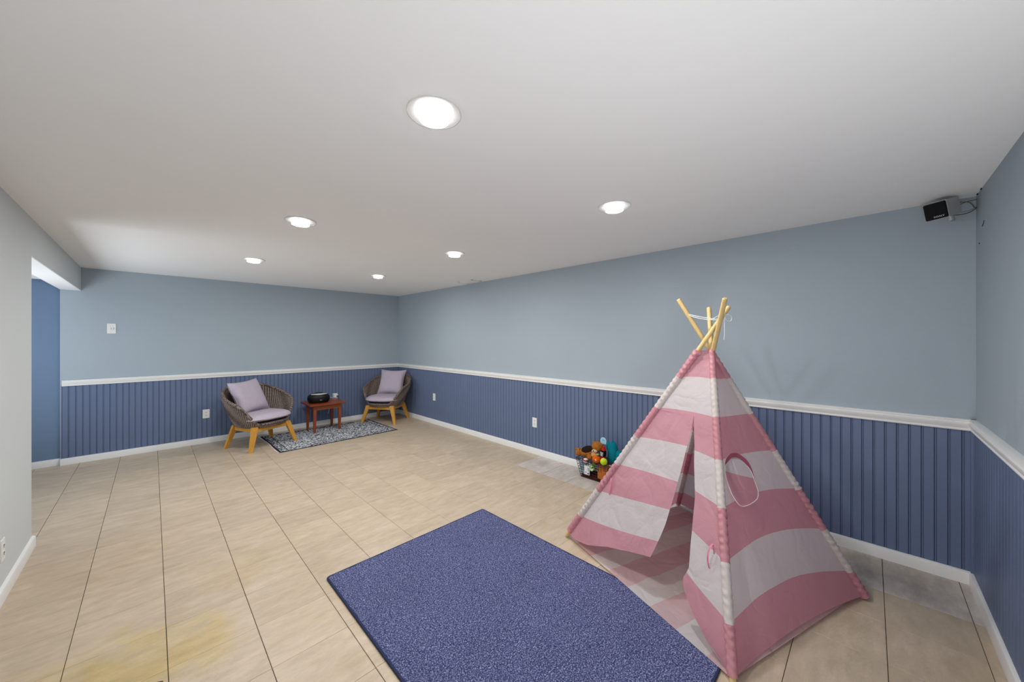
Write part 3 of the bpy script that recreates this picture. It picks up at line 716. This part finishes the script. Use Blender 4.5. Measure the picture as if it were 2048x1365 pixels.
# bands: pink where fract(4*v+bias) < .5 ; band edges at v = .115,.24,.365,.49,.615,.74
M['cloth'] = cloth_mat('striped_cotton', 0.02)
M['mat_cloth'] = cloth_mat('pale_striped_cotton', 0.5, 1)
def wr(p, amp, sc_=5.0, seed=0):
    return amp * (noise.noise(p * sc_ + Vector((seed, 0, 0))) + .5 * noise.noise(p * sc_ * 2.3 + Vector((0, seed, 0))))
def panel(i, j, s_, q, amp=.006, seed=0, bulge=0.0):
    a, b_ = pole(i, q), pole(j, q)
    n = (F[j] - F[i]).cross(Vector((2.38, .69, 1.33)) - F[i]).normalized()
    p = a.lerp(b_, s_)
    edge = min(1, 6 * s_ * (1 - s_))
    return p + n * (wr(p, amp, 5, seed) * edge + bulge * math.sin(PI * s_) * (1 - q))
def cloth_obj(name, fn, nu, nv, parent=tp, m='cloth', band=None, **k):
    """fn(u,v)->(pos, bandcoord)"""
    vs = []; bs = []
    for j in range(nv + 1):
        for i in range(nu + 1):
            p, b_ = fn(i / nu, j / nv); vs.append(p - parent.location); bs.append(b_)
    fs = [(j * (nu + 1) + i, j * (nu + 1) + i + 1, (j + 1) * (nu + 1) + i + 1, (j + 1) * (nu + 1) + i) for j in range(nv) for i in range(nu)]
    me = bpy.data.meshes.new(name); me.from_pydata([tuple(v) for v in vs], [], fs); me.materials.append(M[m])
    me.polygons.foreach_set('use_smooth', [True] * len(me.polygons))
    uvl = me.uv_layers.new(name='UVMap')
    for lp in me.loops: uvl.data[lp.index].uv = (0, bs[lp.vertex_index])
    return link(name, me, parent, **k)
def interp(tab, x):
    if x <= tab[0][0]: return tab[0][1]
    for (a, va), (b_, vb) in zip(tab, tab[1:]):
        if x <= b_: return va + (vb - va) * (x - a) / (b_ - a)
    return tab[-1][1]
# front: upper panel, two door flaps
QT = .836; QS = .597
sL = [(.0, .56), (.128, .575), (.197, .601), (.295, .624), (.383, .636), (.456, .652), (.54, .662), (.597, .665)]
sR = [(0, .985), (.025, .90), (.063, .825), (.105, .768), (.128, .762), (.162, .790), (.269, .790), (.354, .788), (.497, .735), (.597, .668)]
def f_up(u, v):
    q = QS + (QT - QS) * v; s_ = u; return panel(1, 2, s_, q, .005, 1), q + .012 * math.sin(PI * s_) * -.5
cloth_obj('front_panel', f_up, 40, 24)
def f_l(u, v):
    tb = interp([(0, .012), (.15, .016), (.33, .036), (.55, .078), (.78, .107), (1, .128)], u)
    q = tb + (QS + .004 - tb) * v; s_ = u * interp(sL, q)
    p = panel(1, 2, s_, q, .007, 2)
    out = -.035 * math.sin(PI * min(1, u * 1.05)) * (1 - v) ** 3 
    n = Vector((-.94, .34, .1))
    
    ob = interp([(.0, -.085), (.128, -.080), (.197, -.077), (.295, -.055), (.383, -.02), (.597, -.012)], q)
    return p - n * (out * .8), q + ob * u ** 1.3 - .004 * math.sin(PI * u)
cloth_obj('door_flap', f_l, 60, 70, label='left door flap hanging with its hem lifted')
def f_r(u, v):
    q = .004 + (QS + .004 - .004) * v; a = interp(sR, q); s_ = a + (1 - a) * u
    p = panel(1, 2, s_, q, .005, 3)
    n = Vector((.94, -.34, -.1))
    ob = interp([(0, -.05), (.162, -.042), (.269, -.030), (.4, -.012), (.6, -.006)], q)
    return p + n * .02 * (1 - u) * (1 - v), q + ob * (1 - u)
cloth_obj('door_flap', f_r, 24, 80, label='right door flap folded back towards the near pole')
# right side with the window
hole = [(.109, .472), (.20, .482), (.324, .483), (.445, .469), (.532, .439), (.520, .400), (.498, .365), (.46, .355), (.37, .350), (.287, .349), (.213, .353), (.160, .380), (.124, .414), (.105, .445)]
HC = (.315, .415)
hp = sorted([(math.atan2((y - HC[1]) * 3.2, x - HC[0]), math.hypot((y - HC[1]) * 3.2, x - HC[0])) for x, y in hole])
hp = [(hp[-1][0] - 2 * PI, hp[-1][1])] + hp + [(hp[0][0] + 2 * PI, hp[0][1])]
def hrad(a):
    # smooth periodic interpolation
    tot = 0; wt = 0
    for k in range(-4, 5):
        w_ = math.exp(-k * k / 6); tot += w_ * interp(hp, ((a + k * .06 + PI) % (2 * PI)) - PI); wt += w_
    return tot / wt
QR = .805
def tbot(s_): return .004 + .017 * math.sin(PI * s_) ** .8 if 0 < s_ < 1 else .004
def f_win(u, v):
    a = u * 2 * PI - PI; ca, sa = math.cos(a), math.sin(a) / 3.2
    # to the rectangle
    ks = []
    if ca > 1e-6: ks.append((1 - HC[0]) / ca)
    if ca < -1e-6: ks.append(-HC[0] / ca)
    if sa > 1e-6: ks.append((QR - HC[1]) / sa)
    if sa < -1e-6: ks.append((.0 - HC[1]) / sa)
    K = min(ks); r0 = hrad(a); v_ = v ** 1.2
    r = r0 + (K - r0) * v_
    s_ = HC[0] + ca * r; q = HC[1] + sa * r
    s_ = max(0, min(1, s_))
    if q < HC[1]: q = q + (HC[1] - q) / HC[1] * tbot(s_)
    band = q + .028 * s_ - .036 * math.sin(PI * s_) * sst((.6 - q) / .5)
    return panel(2, 3, s_, q, .006, 5, -.012), band
# use samples that include the corner directions
cloth_obj('side_panel', f_win, 256, 34, label='right side panel with an oval window')
# bottom right/left/top corners are closed by narrow hems along the poles (sleeves)
def f_flap(u, v):
    a = u * 2 * PI - PI; r = hrad(a) * .93 * v
    s_ = HC[0] + math.cos(a) * r - .042; q = HC[1] + math.sin(a) / 3.2 * r - .012
    p = panel(2, 3, s_, q, .0, 5, -.012)
    n = (F[3] - F[2]).cross(Vector((2.38, .69, 1.33)) - F[2]).normalized()
    if n.y > 0: n = -n
    dz = (HC[1] + .07 - q) / .14
    return p + n * (.0015 + .026 * max(0, dz) ** 1.5), .365 + (q - .432 + .12 * (s_ - .3)) * .8
fo = cloth_obj('window_flap', f_flap, 64, 10, label='oval cloth flap hanging over the window')
MB().tube([f_flap(k / 96, 1)[0] for k in range(96)], .0022, 6, closed=True).obj('flap_hem', mat('pale_pink_hem', (.74, .62, .63, 1), .85, .1), fo, smooth=True, world=False)
for c_ in fo.children:
    c_.location = -Vector(tp.location)
def f_dim(u, v):
    a = u * 2 * PI - PI; r = hrad(a) * (1.0 - .20 * v)
    return panel(2, 3, HC[0] + math.cos(a) * r, HC[1] + math.sin(a) / 3.2 * r, .006, 5, -.012) + Vector((.34, .94, 0)) * (.001 + .004 * v)
MB().grid(f_dim, 96, 3).obj('window_dim_strip', mat('dim_interior_pink', (.42, .105, .15, 1), .8, .1), tp, smooth=True, world=True)  # dim interior seen past the flap, painted as a dark pink strip

# back panels
def f_b(i, j, seed):
    def f(u, v):
        q = .01 + (.80 - .01) * v; return panel(i, j, u, q, .006, seed, .0), q + OFFB[i] * (1 - u) + OFFB[j] * u
    return f
cloth_obj('back_panel', f_b(3, 4, 7), 40, 60)
cloth_obj('back_panel', f_b(4, 1, 9), 40, 60)
# sleeves round the poles
def sleeve(i, q0, q1, r0, r1, seed):
    ax = (T[i] - F[i]).normalized(); u_ = ax.cross(Vector((0, 0, 1))).normalized(); w_ = ax.cross(u_)
    def f(u, v):
        q = q0 + (q1 - q0) * v; a = u * 2 * PI; r = r0 + (r1 - r0) * v
        L_ = (T[i] - F[i]).length * q
        k = 1 + .16 * math.sin(L_ * 190 + a * 2.0 + 3 * noise.noise(Vector((L_ * 6, seed, a)))) * (.4 + .6 * abs(noise.noise(Vector((L_ * 9, seed * 2, 0)))) * 2)
        return pole(i, q) + (u_ * math.cos(a) + w_ * math.sin(a)) * r * k, q + OFFB[i]
    cloth_obj('pole_sleeve', f, 20, 260)
sleeve(1, .026, QT, .0235, .020, 1); sleeve(2, .010, QT, .0200, .017, 2); sleeve(3, .004, .80, .0215, .018, 3); sleeve(4, .01, .80, .0205, .018, 4)
# ground sheet
def f_m(u, v):
    a = F[1].lerp(F[2], u); b_ = F[4].lerp(F[3], u); p = a.lerp(b_, v)
    c = (F[1] + F[3]) / 2; p = c + (p - c) * (.985 - .03 * v)
    e = min(1, 8 * min(u, 1 - u, v, 1 - v))
    h = .014 + (.010 * (noise.noise(p * 6) + .5 * noise.noise(p * 15)) + .004) * e
    if p.x > 1.9 and p.y > 1.3: pass
    p.z = max(.0155 if p.x < 1.89 else .004, h); return p, (u * 1.0) * .92 + .03
cloth_obj('ground_sheet', f_m, 80, 80, m='mat_cloth', label='pale pink and white striped ground sheet')
# ties on the door flaps
def ribbon(name, pts, wdir, wd, m, **k):
    vs = []
    for p in pts: vs += [Vector(p) - Vector(wdir) * wd / 2, Vector(p) + Vector(wdir) * wd / 2]
    n = len(pts)
    return MB().add(vs, [(2 * i, 2 * i + 1, 2 * i + 3, 2 * i + 2) for i in range(n - 1)]).obj(name, m, tp, smooth=True, world=True, **k)
M['tie'] = mat('pink_cotton_tape', (.66, .22, .33, 1), .85, .1, noise_amt=.25, noise_scale=60)
no_ = Vector((-.94, .34, .30)).normalized()
a = panel(1, 2, .062, .298) + no_ * .012; b_ = Vector((a.x - .004, a.y - .006, a.z - .185)) + no_ * .012
ribbon('tie', [a.lerp(b_, k / 8) + no_ * (.012 + .010 * math.sin(k / 8 * 3)) for k in range(9)], (.34, .94, 0), .0135, M['tie'])
a = panel(1, 2, .95, .262) + no_ * .012; c = a + Vector((-.02, .012, -.07)); d = a + Vector((-.008, .0, -.15))
ribbon('tie', [v_ + no_ * .008 for v_ in bez([a, a + Vector((-.05, .03, -.05)), d], 10)], (.34, .94, 0), .008, M['tie'])
ribbon('tie', [v_ + no_ * .010 for v_ in bez([a, a + Vector((.012, -.01, -.07)), d], 10)], (.34, .94, 0), .006, M['tie'])
# cord through the pole tops
h1 = pole(3, .945) + Vector((-.006, .0, 0)); h2 = pole(1, .955); h3 = pole(4, .950); h4 = pole(2, .95)
cords = [[h1, h1.lerp(h2, .5) + Vector((0, 0, -.012)), h2], [h1 + Vector((0, 0, -.004)), h1.lerp(h2, .4) + Vector((0, 0, -.028)), h2 + Vector((0, 0, -.004))], [h2, h2.lerp(h3, .5) + Vector((0, 0, .004)), h3], [h3, h4]]
for cpts in cords: MB().tube(bez(cpts, 12), .0019, 8).obj('cord', M['cord'], tp, smooth=True, world=True)
b0 = h3 + Vector((.012, -.014, -.004))
MB().tube(bez([b0, b0 + Vector((.03, -.03, .02)), b0 + Vector((.05, -.045, -.05)), b0 + Vector((.0, -.002, -.05)), b0 + Vector((0, 0, -.01))], 20), .0017, 8).obj('cord', M['cord'], tp, smooth=True, world=True)
MB().tube(bez([b0, b0 + Vector((-.006, .004, -.04)), b0 + Vector((.002, -.002, -.09)), b0 + Vector((-.004, .004, -.135))], 14), .0016, 8).obj('cord', M['cord'], tp, smooth=True, world=True)

# ================================================================= TOY BASKET
bk = thing('wire_basket', 'dark wire basket full of dog toys against the right wall', 'basket', (3.09, 1.885, 0))
def bpt(u, z):
    """u in 0..4 round the basket, z height"""
    k = z / .185; a, b_ = .070 + .030 * k, .155 + .042 * k
    c = [(-a, b_), (-a, -b_), (a, -b_), (a, b_)]
    i = int(u) % 4; f_ = u - int(u); p, q = c[i], c[(i + 1) % 4]
    return Vector((p[0] * (1 - f_) + q[0] * f_, p[1] * (1 - f_) + q[1] * f_, z))
ZT = .188
MB().tube([bpt(k, ZT) for k in range(4)], .0036, 8, closed=True).obj('rim', M['wire'], bk)
MB().tube([bpt(k, .006) for k in range(4)], .0036, 8, closed=True).obj('base_rim', M['wire'], bk)
wm = MB()
for z in [.03, .055, .08, .105, .13, .155, .172]: wm.tube([bpt(k, z) for k in range(4)], .0021, 6, closed=True)
for side in range(4):
    n = 11 if side in (0, 2) else 6
    for k in range(n + 1): wm.tube([bpt(side + min(k / n, .9999), .006), bpt(side + min(k / n, .9999), ZT)], .0021, 6)
for k in range(9):
    y = -.14 + k * .035; wm.tube([(-.07, y, .006), (.07, y, .006)], .0016, 6)
wm.obj('wire_mesh', M['wire'], bk)
M['liner'] = mat('dark_red_brown_fabric', S(84, 26, 20), .9, .1, noise_amt=.5, noise_scale=40)
MB().box((-.074, -.150, .008), (.078, .150, .040), .006).obj('liner', M['liner'], bk)
# price card hung on the front
cd_ = thing('price_card', 'white printed card hanging on the front of the basket', 'tag', (2.992, 1.953, .092))
MB().box((-.0035, -.030, -.043), (-.002, .030, .043)).obj('card', mat('white_card', (.74, .74, .76, 1), .6, .2), cd_)
pm_ = MB()
for (y, z, a, b_) in ((-.016, .022, .006, .004), (-.017, .006, .005, .006), (-.019, -.010, .004, .003), (-.016, -.027, .009, .005), (-.016, -.036, .009, .002), (.012, -.018, .010, .0012), (.012, -.024, .010, .0012)):
    pm_.box((-.0042, y - a, z - b_), (-.0034, y + a, z + b_))
pm_.obj('print', mat('dark_blue_ink', (.05, .06, .14, 1), .6, .2), cd_)
def fur(name, col, amt=.3): return mat(name, col, .95, .1, noise_amt=amt, noise_scale=45, bump=.8, bump_scale=160)
M['dog'] = fur('golden_brown_plush', S(168, 108, 46)); M['dogdark'] = fur('dark_brown_plush', S(42, 30, 26)); M['dogpale'] = fur('cream_plush', S(215, 200, 180))
dog = thing('plush_dog', 'golden brown plush dog with a dark saddle on top of the basket', 'stuffed toy', (3.06, 1.96, .25))
Rt = Matrix.Rotation(math.radians(20), 4, 'X')
fz = lambda d, a, th: 1 + .035 * noise.noise(d * 6)
MB().ball((0, .03, 0), (.058, .098, .052), 28, 18, Matrix.Rotation(math.radians(-20), 4, 'X'), fz).obj('body', M['dog'], dog, smooth=True)
MB().ball((-.010, .022, .020), (.052, .074, .040), 24, 14, Matrix.Rotation(math.radians(-18), 4, 'X'), fz).obj('saddle', M['dogdark'], dog, smooth=True)
MB().ball((.0, -.082, .070), (.052, .056, .052), 24, 16, None, fz).obj('head', M['dog'], dog, smooth=True)
MB().ball((-.050, -.080, .040), (.022, .030, .015), 18, 10, None, fz).obj('muzzle', M['dogpale'], dog, smooth=True)
MB().ball((-.071, -.080, .046), (.006, .008, .006), 12, 8).obj('nose', M['black'], dog, smooth=True)
for y in (-.045, -.12): MB().ball((.0, y, .098), (.011, .020, .020), 16, 10, Matrix.Rotation(.4, 4, 'X'), fz).obj('ear', M['dog'], dog, smooth=True)
for (x, y, z, r) in ((-.045, -.020, -.030, .024), (-.040, .115, -.020, .026), (.03, .10, -.03, .026), (.035, -.03, -.03, .024)):
    MB().ball((x, y, z), (r, r * 1.25, r * 1.2), 18, 12, None, fz).obj('leg', M['dog'], dog, smooth=True)
MB().tube(bez([(0, .12, .0), (-.01, .15, -.005), (-.02, .168, .01)], 8), [.016, .016, .015, .015, .014, .014, .013, .012, .006], 10).obj('tail', M['dog'], dog, smooth=True)
tg = thing('toy_label', 'pale blue rounded tag sticking up behind the plush dog head', 'tag', (3.10, 1.838, .385))
MB().prism([(-.030, -.035), (.030, -.035), (.033, 0), (.022, .022), (0, .030), (-.022, .022), (-.033, 0)], 'x', -.002, .002).obj('card', mat('pale_blue_card', S(170, 214, 235), .6, .2), tg)
MB().box((-.0028, -.016, -.006), (-.0018, .010, -.002)).box((-.0028, -.012, .005), (-.0018, .012, .008)).obj('print', mat('mid_blue_ink', S(70, 120, 170), .6), tg)
# black and red bottle toy
bt = thing('plush_bottle', 'black and red bottle-shaped plush toy standing in the basket', 'stuffed toy', (3.035, 1.800, .28)); bt.rotation_euler = (math.radians(9), math.radians(-6), 0)
MB().lathe([(.002, -.052), (.022, -.050), (.026, -.040), (.026, -.024)], 24).obj('base', mat('red_plush', S(190, 26, 28), .9), bt, smooth=True)
MB().lathe([(.026, -.024), (.027, .0), (.026, .022), (.021, .036)], 24).obj('body', fur('black_plush', S(20, 18, 20)), bt, smooth=True)
MB().lathe([(.0212, .036), (.017, .046), (.013, .060), (.012, .072), (.002, .075)], 24).obj('neck', mat('red_cloth', S(176, 30, 28), .9), bt, smooth=True)
lt = MB()
for z, segs in ((.016, ((-.030, -.022), (-.018, -.008), (-.004, .0), (.004, .012))), (.002, ((-.028, -.020), (-.016, -.012), (-.008, .004), (.008, .012))), (-.012, ((-.026, -.012), (-.008, .002), (.006, .010)))):
    for a, b_ in segs:
        th0, th1 = a / .027 + PI, b_ / .027 + PI
        vs = [(.0276 * math.cos(th), .0276 * math.sin(th), zz) for zz in (z - .005, z + .005) for th in (th0, (th0 + th1) / 2, th1)]
        lt.add(vs, [(0, 1, 4, 3), (1, 2, 5, 4)])
lt.obj('lettering', M['plate'], bt)
# cactus
M['teal'] = fur('teal_corduroy', S(14, 128, 146), .15)
ca = thing('plush_cactus', 'teal ribbed plush cactus at the right side of the basket', 'stuffed toy', (3.10, 1.735, .235))
def ribs(n, k): return lambda d, a, th: 1 + k * abs(math.cos(a * n / 2))
MB().ball((0, 0, .055), (.040, .047, .105), 72, 18, None, ribs(20, .045)).obj('stem', M['teal'], ca, smooth=True)
MB().ball((-.012, -.068, .045), (.024, .027, .046), 48, 14, None, ribs(14, .05)).obj('arm', M['teal'], ca, smooth=True)
MB().ball((.01, .052, .100), (.020, .022, .042), 48, 14, None, ribs(14, .05)).obj('arm', M['teal'], ca, smooth=True)
MB().tube([(-.008, -.03, .01), (-.012, -.06, .012)], .018, 12).obj('arm_joint', M['teal'], ca, smooth=True)
MB().ball((0, 0, .160), (.006, .006, .004), 10, 6).obj('button', M['black'], ca, smooth=True)
# pumpkin
pk_ = thing('plush_pumpkin', 'orange plush pumpkin with a face and green stem in the basket', 'stuffed toy', (3.00, 1.855, .220))
MB().ball((0, 0, 0), (.036, .038, .033), 60, 16, None, ribs(8, .07)).obj('body', fur('orange_plush', S(232, 100, 22), .12), pk_, smooth=True)
MB().tube(bez([(0, 0, .030), (.0, -.004, .05), (-.004, -.02, .056), (-.006, -.026, .045)], 10), .007, 10).obj('stem', fur('green_plush', S(160, 185, 110), .1), pk_, smooth=True)
ey = MB().ball((-.034, -.012, .002), (.004, .008, .009), 14, 10); ey.obj('eye', M['plate'], pk_, smooth=True)
MB().ball((-.038, -.010, .001), (.002, .004, .005), 10, 8).obj('pupil', M['black'], pk_, smooth=True)
MB().tube(bez([(-.036, .018, .004), (-.039, .012, -.008), (-.039, .004, .0)], 8), .0016, 6).obj('mouth', M['liner'], pk_)
MB().ball((.016, .030, .032), (.030, .034, .030), 24, 14, None, fz).obj('cap', fur('tan_plush', S(214, 150, 96), .1), pk_, smooth=True)
tb_ = thing('tennis_ball', 'fluorescent yellow tennis ball in the toy basket', 'ball', (2.995, 1.772, .218))
MB().ball((0, 0, 0), (.0325, .0325, .0325), 32, 20).obj('felt', fur('yellow_felt', S(206, 232, 30), .08), tb_, smooth=True)
sm_ = []
for k in range(48):
    a = 2 * PI * k / 48; v_ = Vector((math.cos(a) + .44 * math.cos(3 * a), math.sin(a) - .44 * math.sin(3 * a), 1.33 * math.sin(2 * a))); sm_.append(v_.normalized() * .0326)
MB().tube(sm_, .0011, 6, closed=True).obj('seam', M['plate'], tb_, smooth=True)
# orange-brown ribbed chew toy
lgt = thing('ribbed_chew_toy', 'orange brown bundle of ribbed sticks standing in the basket', 'dog toy', (3.045, 1.795, .042))
M['log'] = fur('orange_brown_plush', S(196, 118, 56), .2)
for k, (x, y, h_) in enumerate(((-.030, .040, .120), (-.034, .018, .128), (-.036, -.004, .136), (-.034, -.026, .130), (-.030, -.046, .124), (.0, .03, .12), (.0, .0, .13), (.0, -.03, .13))):
    MB().tube([(x, y, .0), (x - .001, y, h_ * .5), (x, y, h_)], .0125, 12).obj('stick', M['log'], lgt, smooth=True)
MB().box((-.045, -.058, .118), (.018, .052, .132), .005).obj('band', M['log'], lgt, smooth=True)
gb = thing('braided_rope_ball', 'green and white braided rope toy behind the price card', 'dog toy', (3.02, 1.908, .128))
for k in range(5):
    a = k * PI / 5; pts = [Vector((.022 * math.cos(th), .022 * math.sin(th) * math.cos(a), .036 * math.sin(th) * math.sin(a) + .030 * math.cos(th + a))) for th in [i / 20 * 2 * PI for i in range(20)]]
    MB().tube(pts, .0075, 8, closed=True).obj('strand', mat('green_rope', S(140, 190, 90), .9, noise_amt=.3, noise_scale=90) if k % 2 == 0 else M['cord'], gb, smooth=True)
gr = thing('rope_tug', 'green and pale yellow rope tug at the right end of the basket', 'dog toy', (3.06, 1.745, .05))
for k in range(3):
    pts = [Vector((.010 * math.cos(k * 2.1 + i * .5), .010 * math.sin(k * 2.1 + i * .5) - .01, i * .0072)) for i in range(18)]
    MB().tube(pts, .008, 8).obj('strand', mat('lime_rope', S(170, 200, 60), .9) if k else mat('cream_rope', S(220, 215, 190), .9), gr, smooth=True)
rb = thing('striped_ball', 'small red and white striped plush ball at the front of the basket', 'dog toy', (3.005, 1.975, .178))
MB().ball((0, 0, 0), (.026, .030, .024), 24, 14).obj('core', fur('white_plush', S(226, 218, 214), .08), rb, smooth=True)
MB().tube([(.0265 * math.cos(a) , .0305 * math.sin(a), .006 + .004 * math.sin(a)) for a in [k / 24 * 2 * PI for k in range(24)]], .005, 8, closed=True).obj('stripe', fur('crimson_plush', S(150, 20, 40), .1), rb, smooth=True)
bl = thing('folded_blanket', 'pale steel blue ribbed cloth packed in the left end of the basket', 'blanket', (3.065, 2.005, .040))
MB().grid(lambda u, v: (-.050 + .004 * math.sin(v * 46), -.045 + .085 * u + .004 * math.sin(v * 20), v * .135), 10, 60).grid(lambda u, v: (-.050 + .09 * u, -.045 + .085 * v, .135), 6, 6).grid(lambda u, v: (-.050 + .09 * u, .040, .135 * v), 6, 6).obj('cloth', mat('steel_blue_cloth', S(160, 184, 200), .9, .1, noise_amt=.25, noise_scale=50), bl, smooth=True)

# ================================================================= BLACK WEDGE AT THE LOWER EDGE
t = thing('black_wedge', 'unidentified small black wedge lying on the tiles at the bottom edge', 'unknown object', (.0, 1.985, 0))
MB().prism([(-.030, 0), (.030, 0), (.030, .003), (-.030, .022)], 'y', -.018, .018).obj('wedge', M['black'], t)  # unidentified dark item, its wedge shape is made up
t.rotation_euler = (0, 0, math.radians(60))

# marks on the near wall and ceiling edge
chip(wall_near, [((3.075, YC + .001, 1.962), (3.045, YC + .001, 1.972), .0016), ((3.045, YC + .001, 1.972), (3.036, YC + .001, 1.985), .0012), ((3.150, YC + .001, 1.885), (3.140, YC + .001, 1.887), .0022)])
chip(wall_near, [((3.10, YC + .001, H - .004), (3.085, YC + .001, H - .002), .004), ((3.195, YC + .001, H - .004), (3.182, YC + .001, H - .002), .004)])
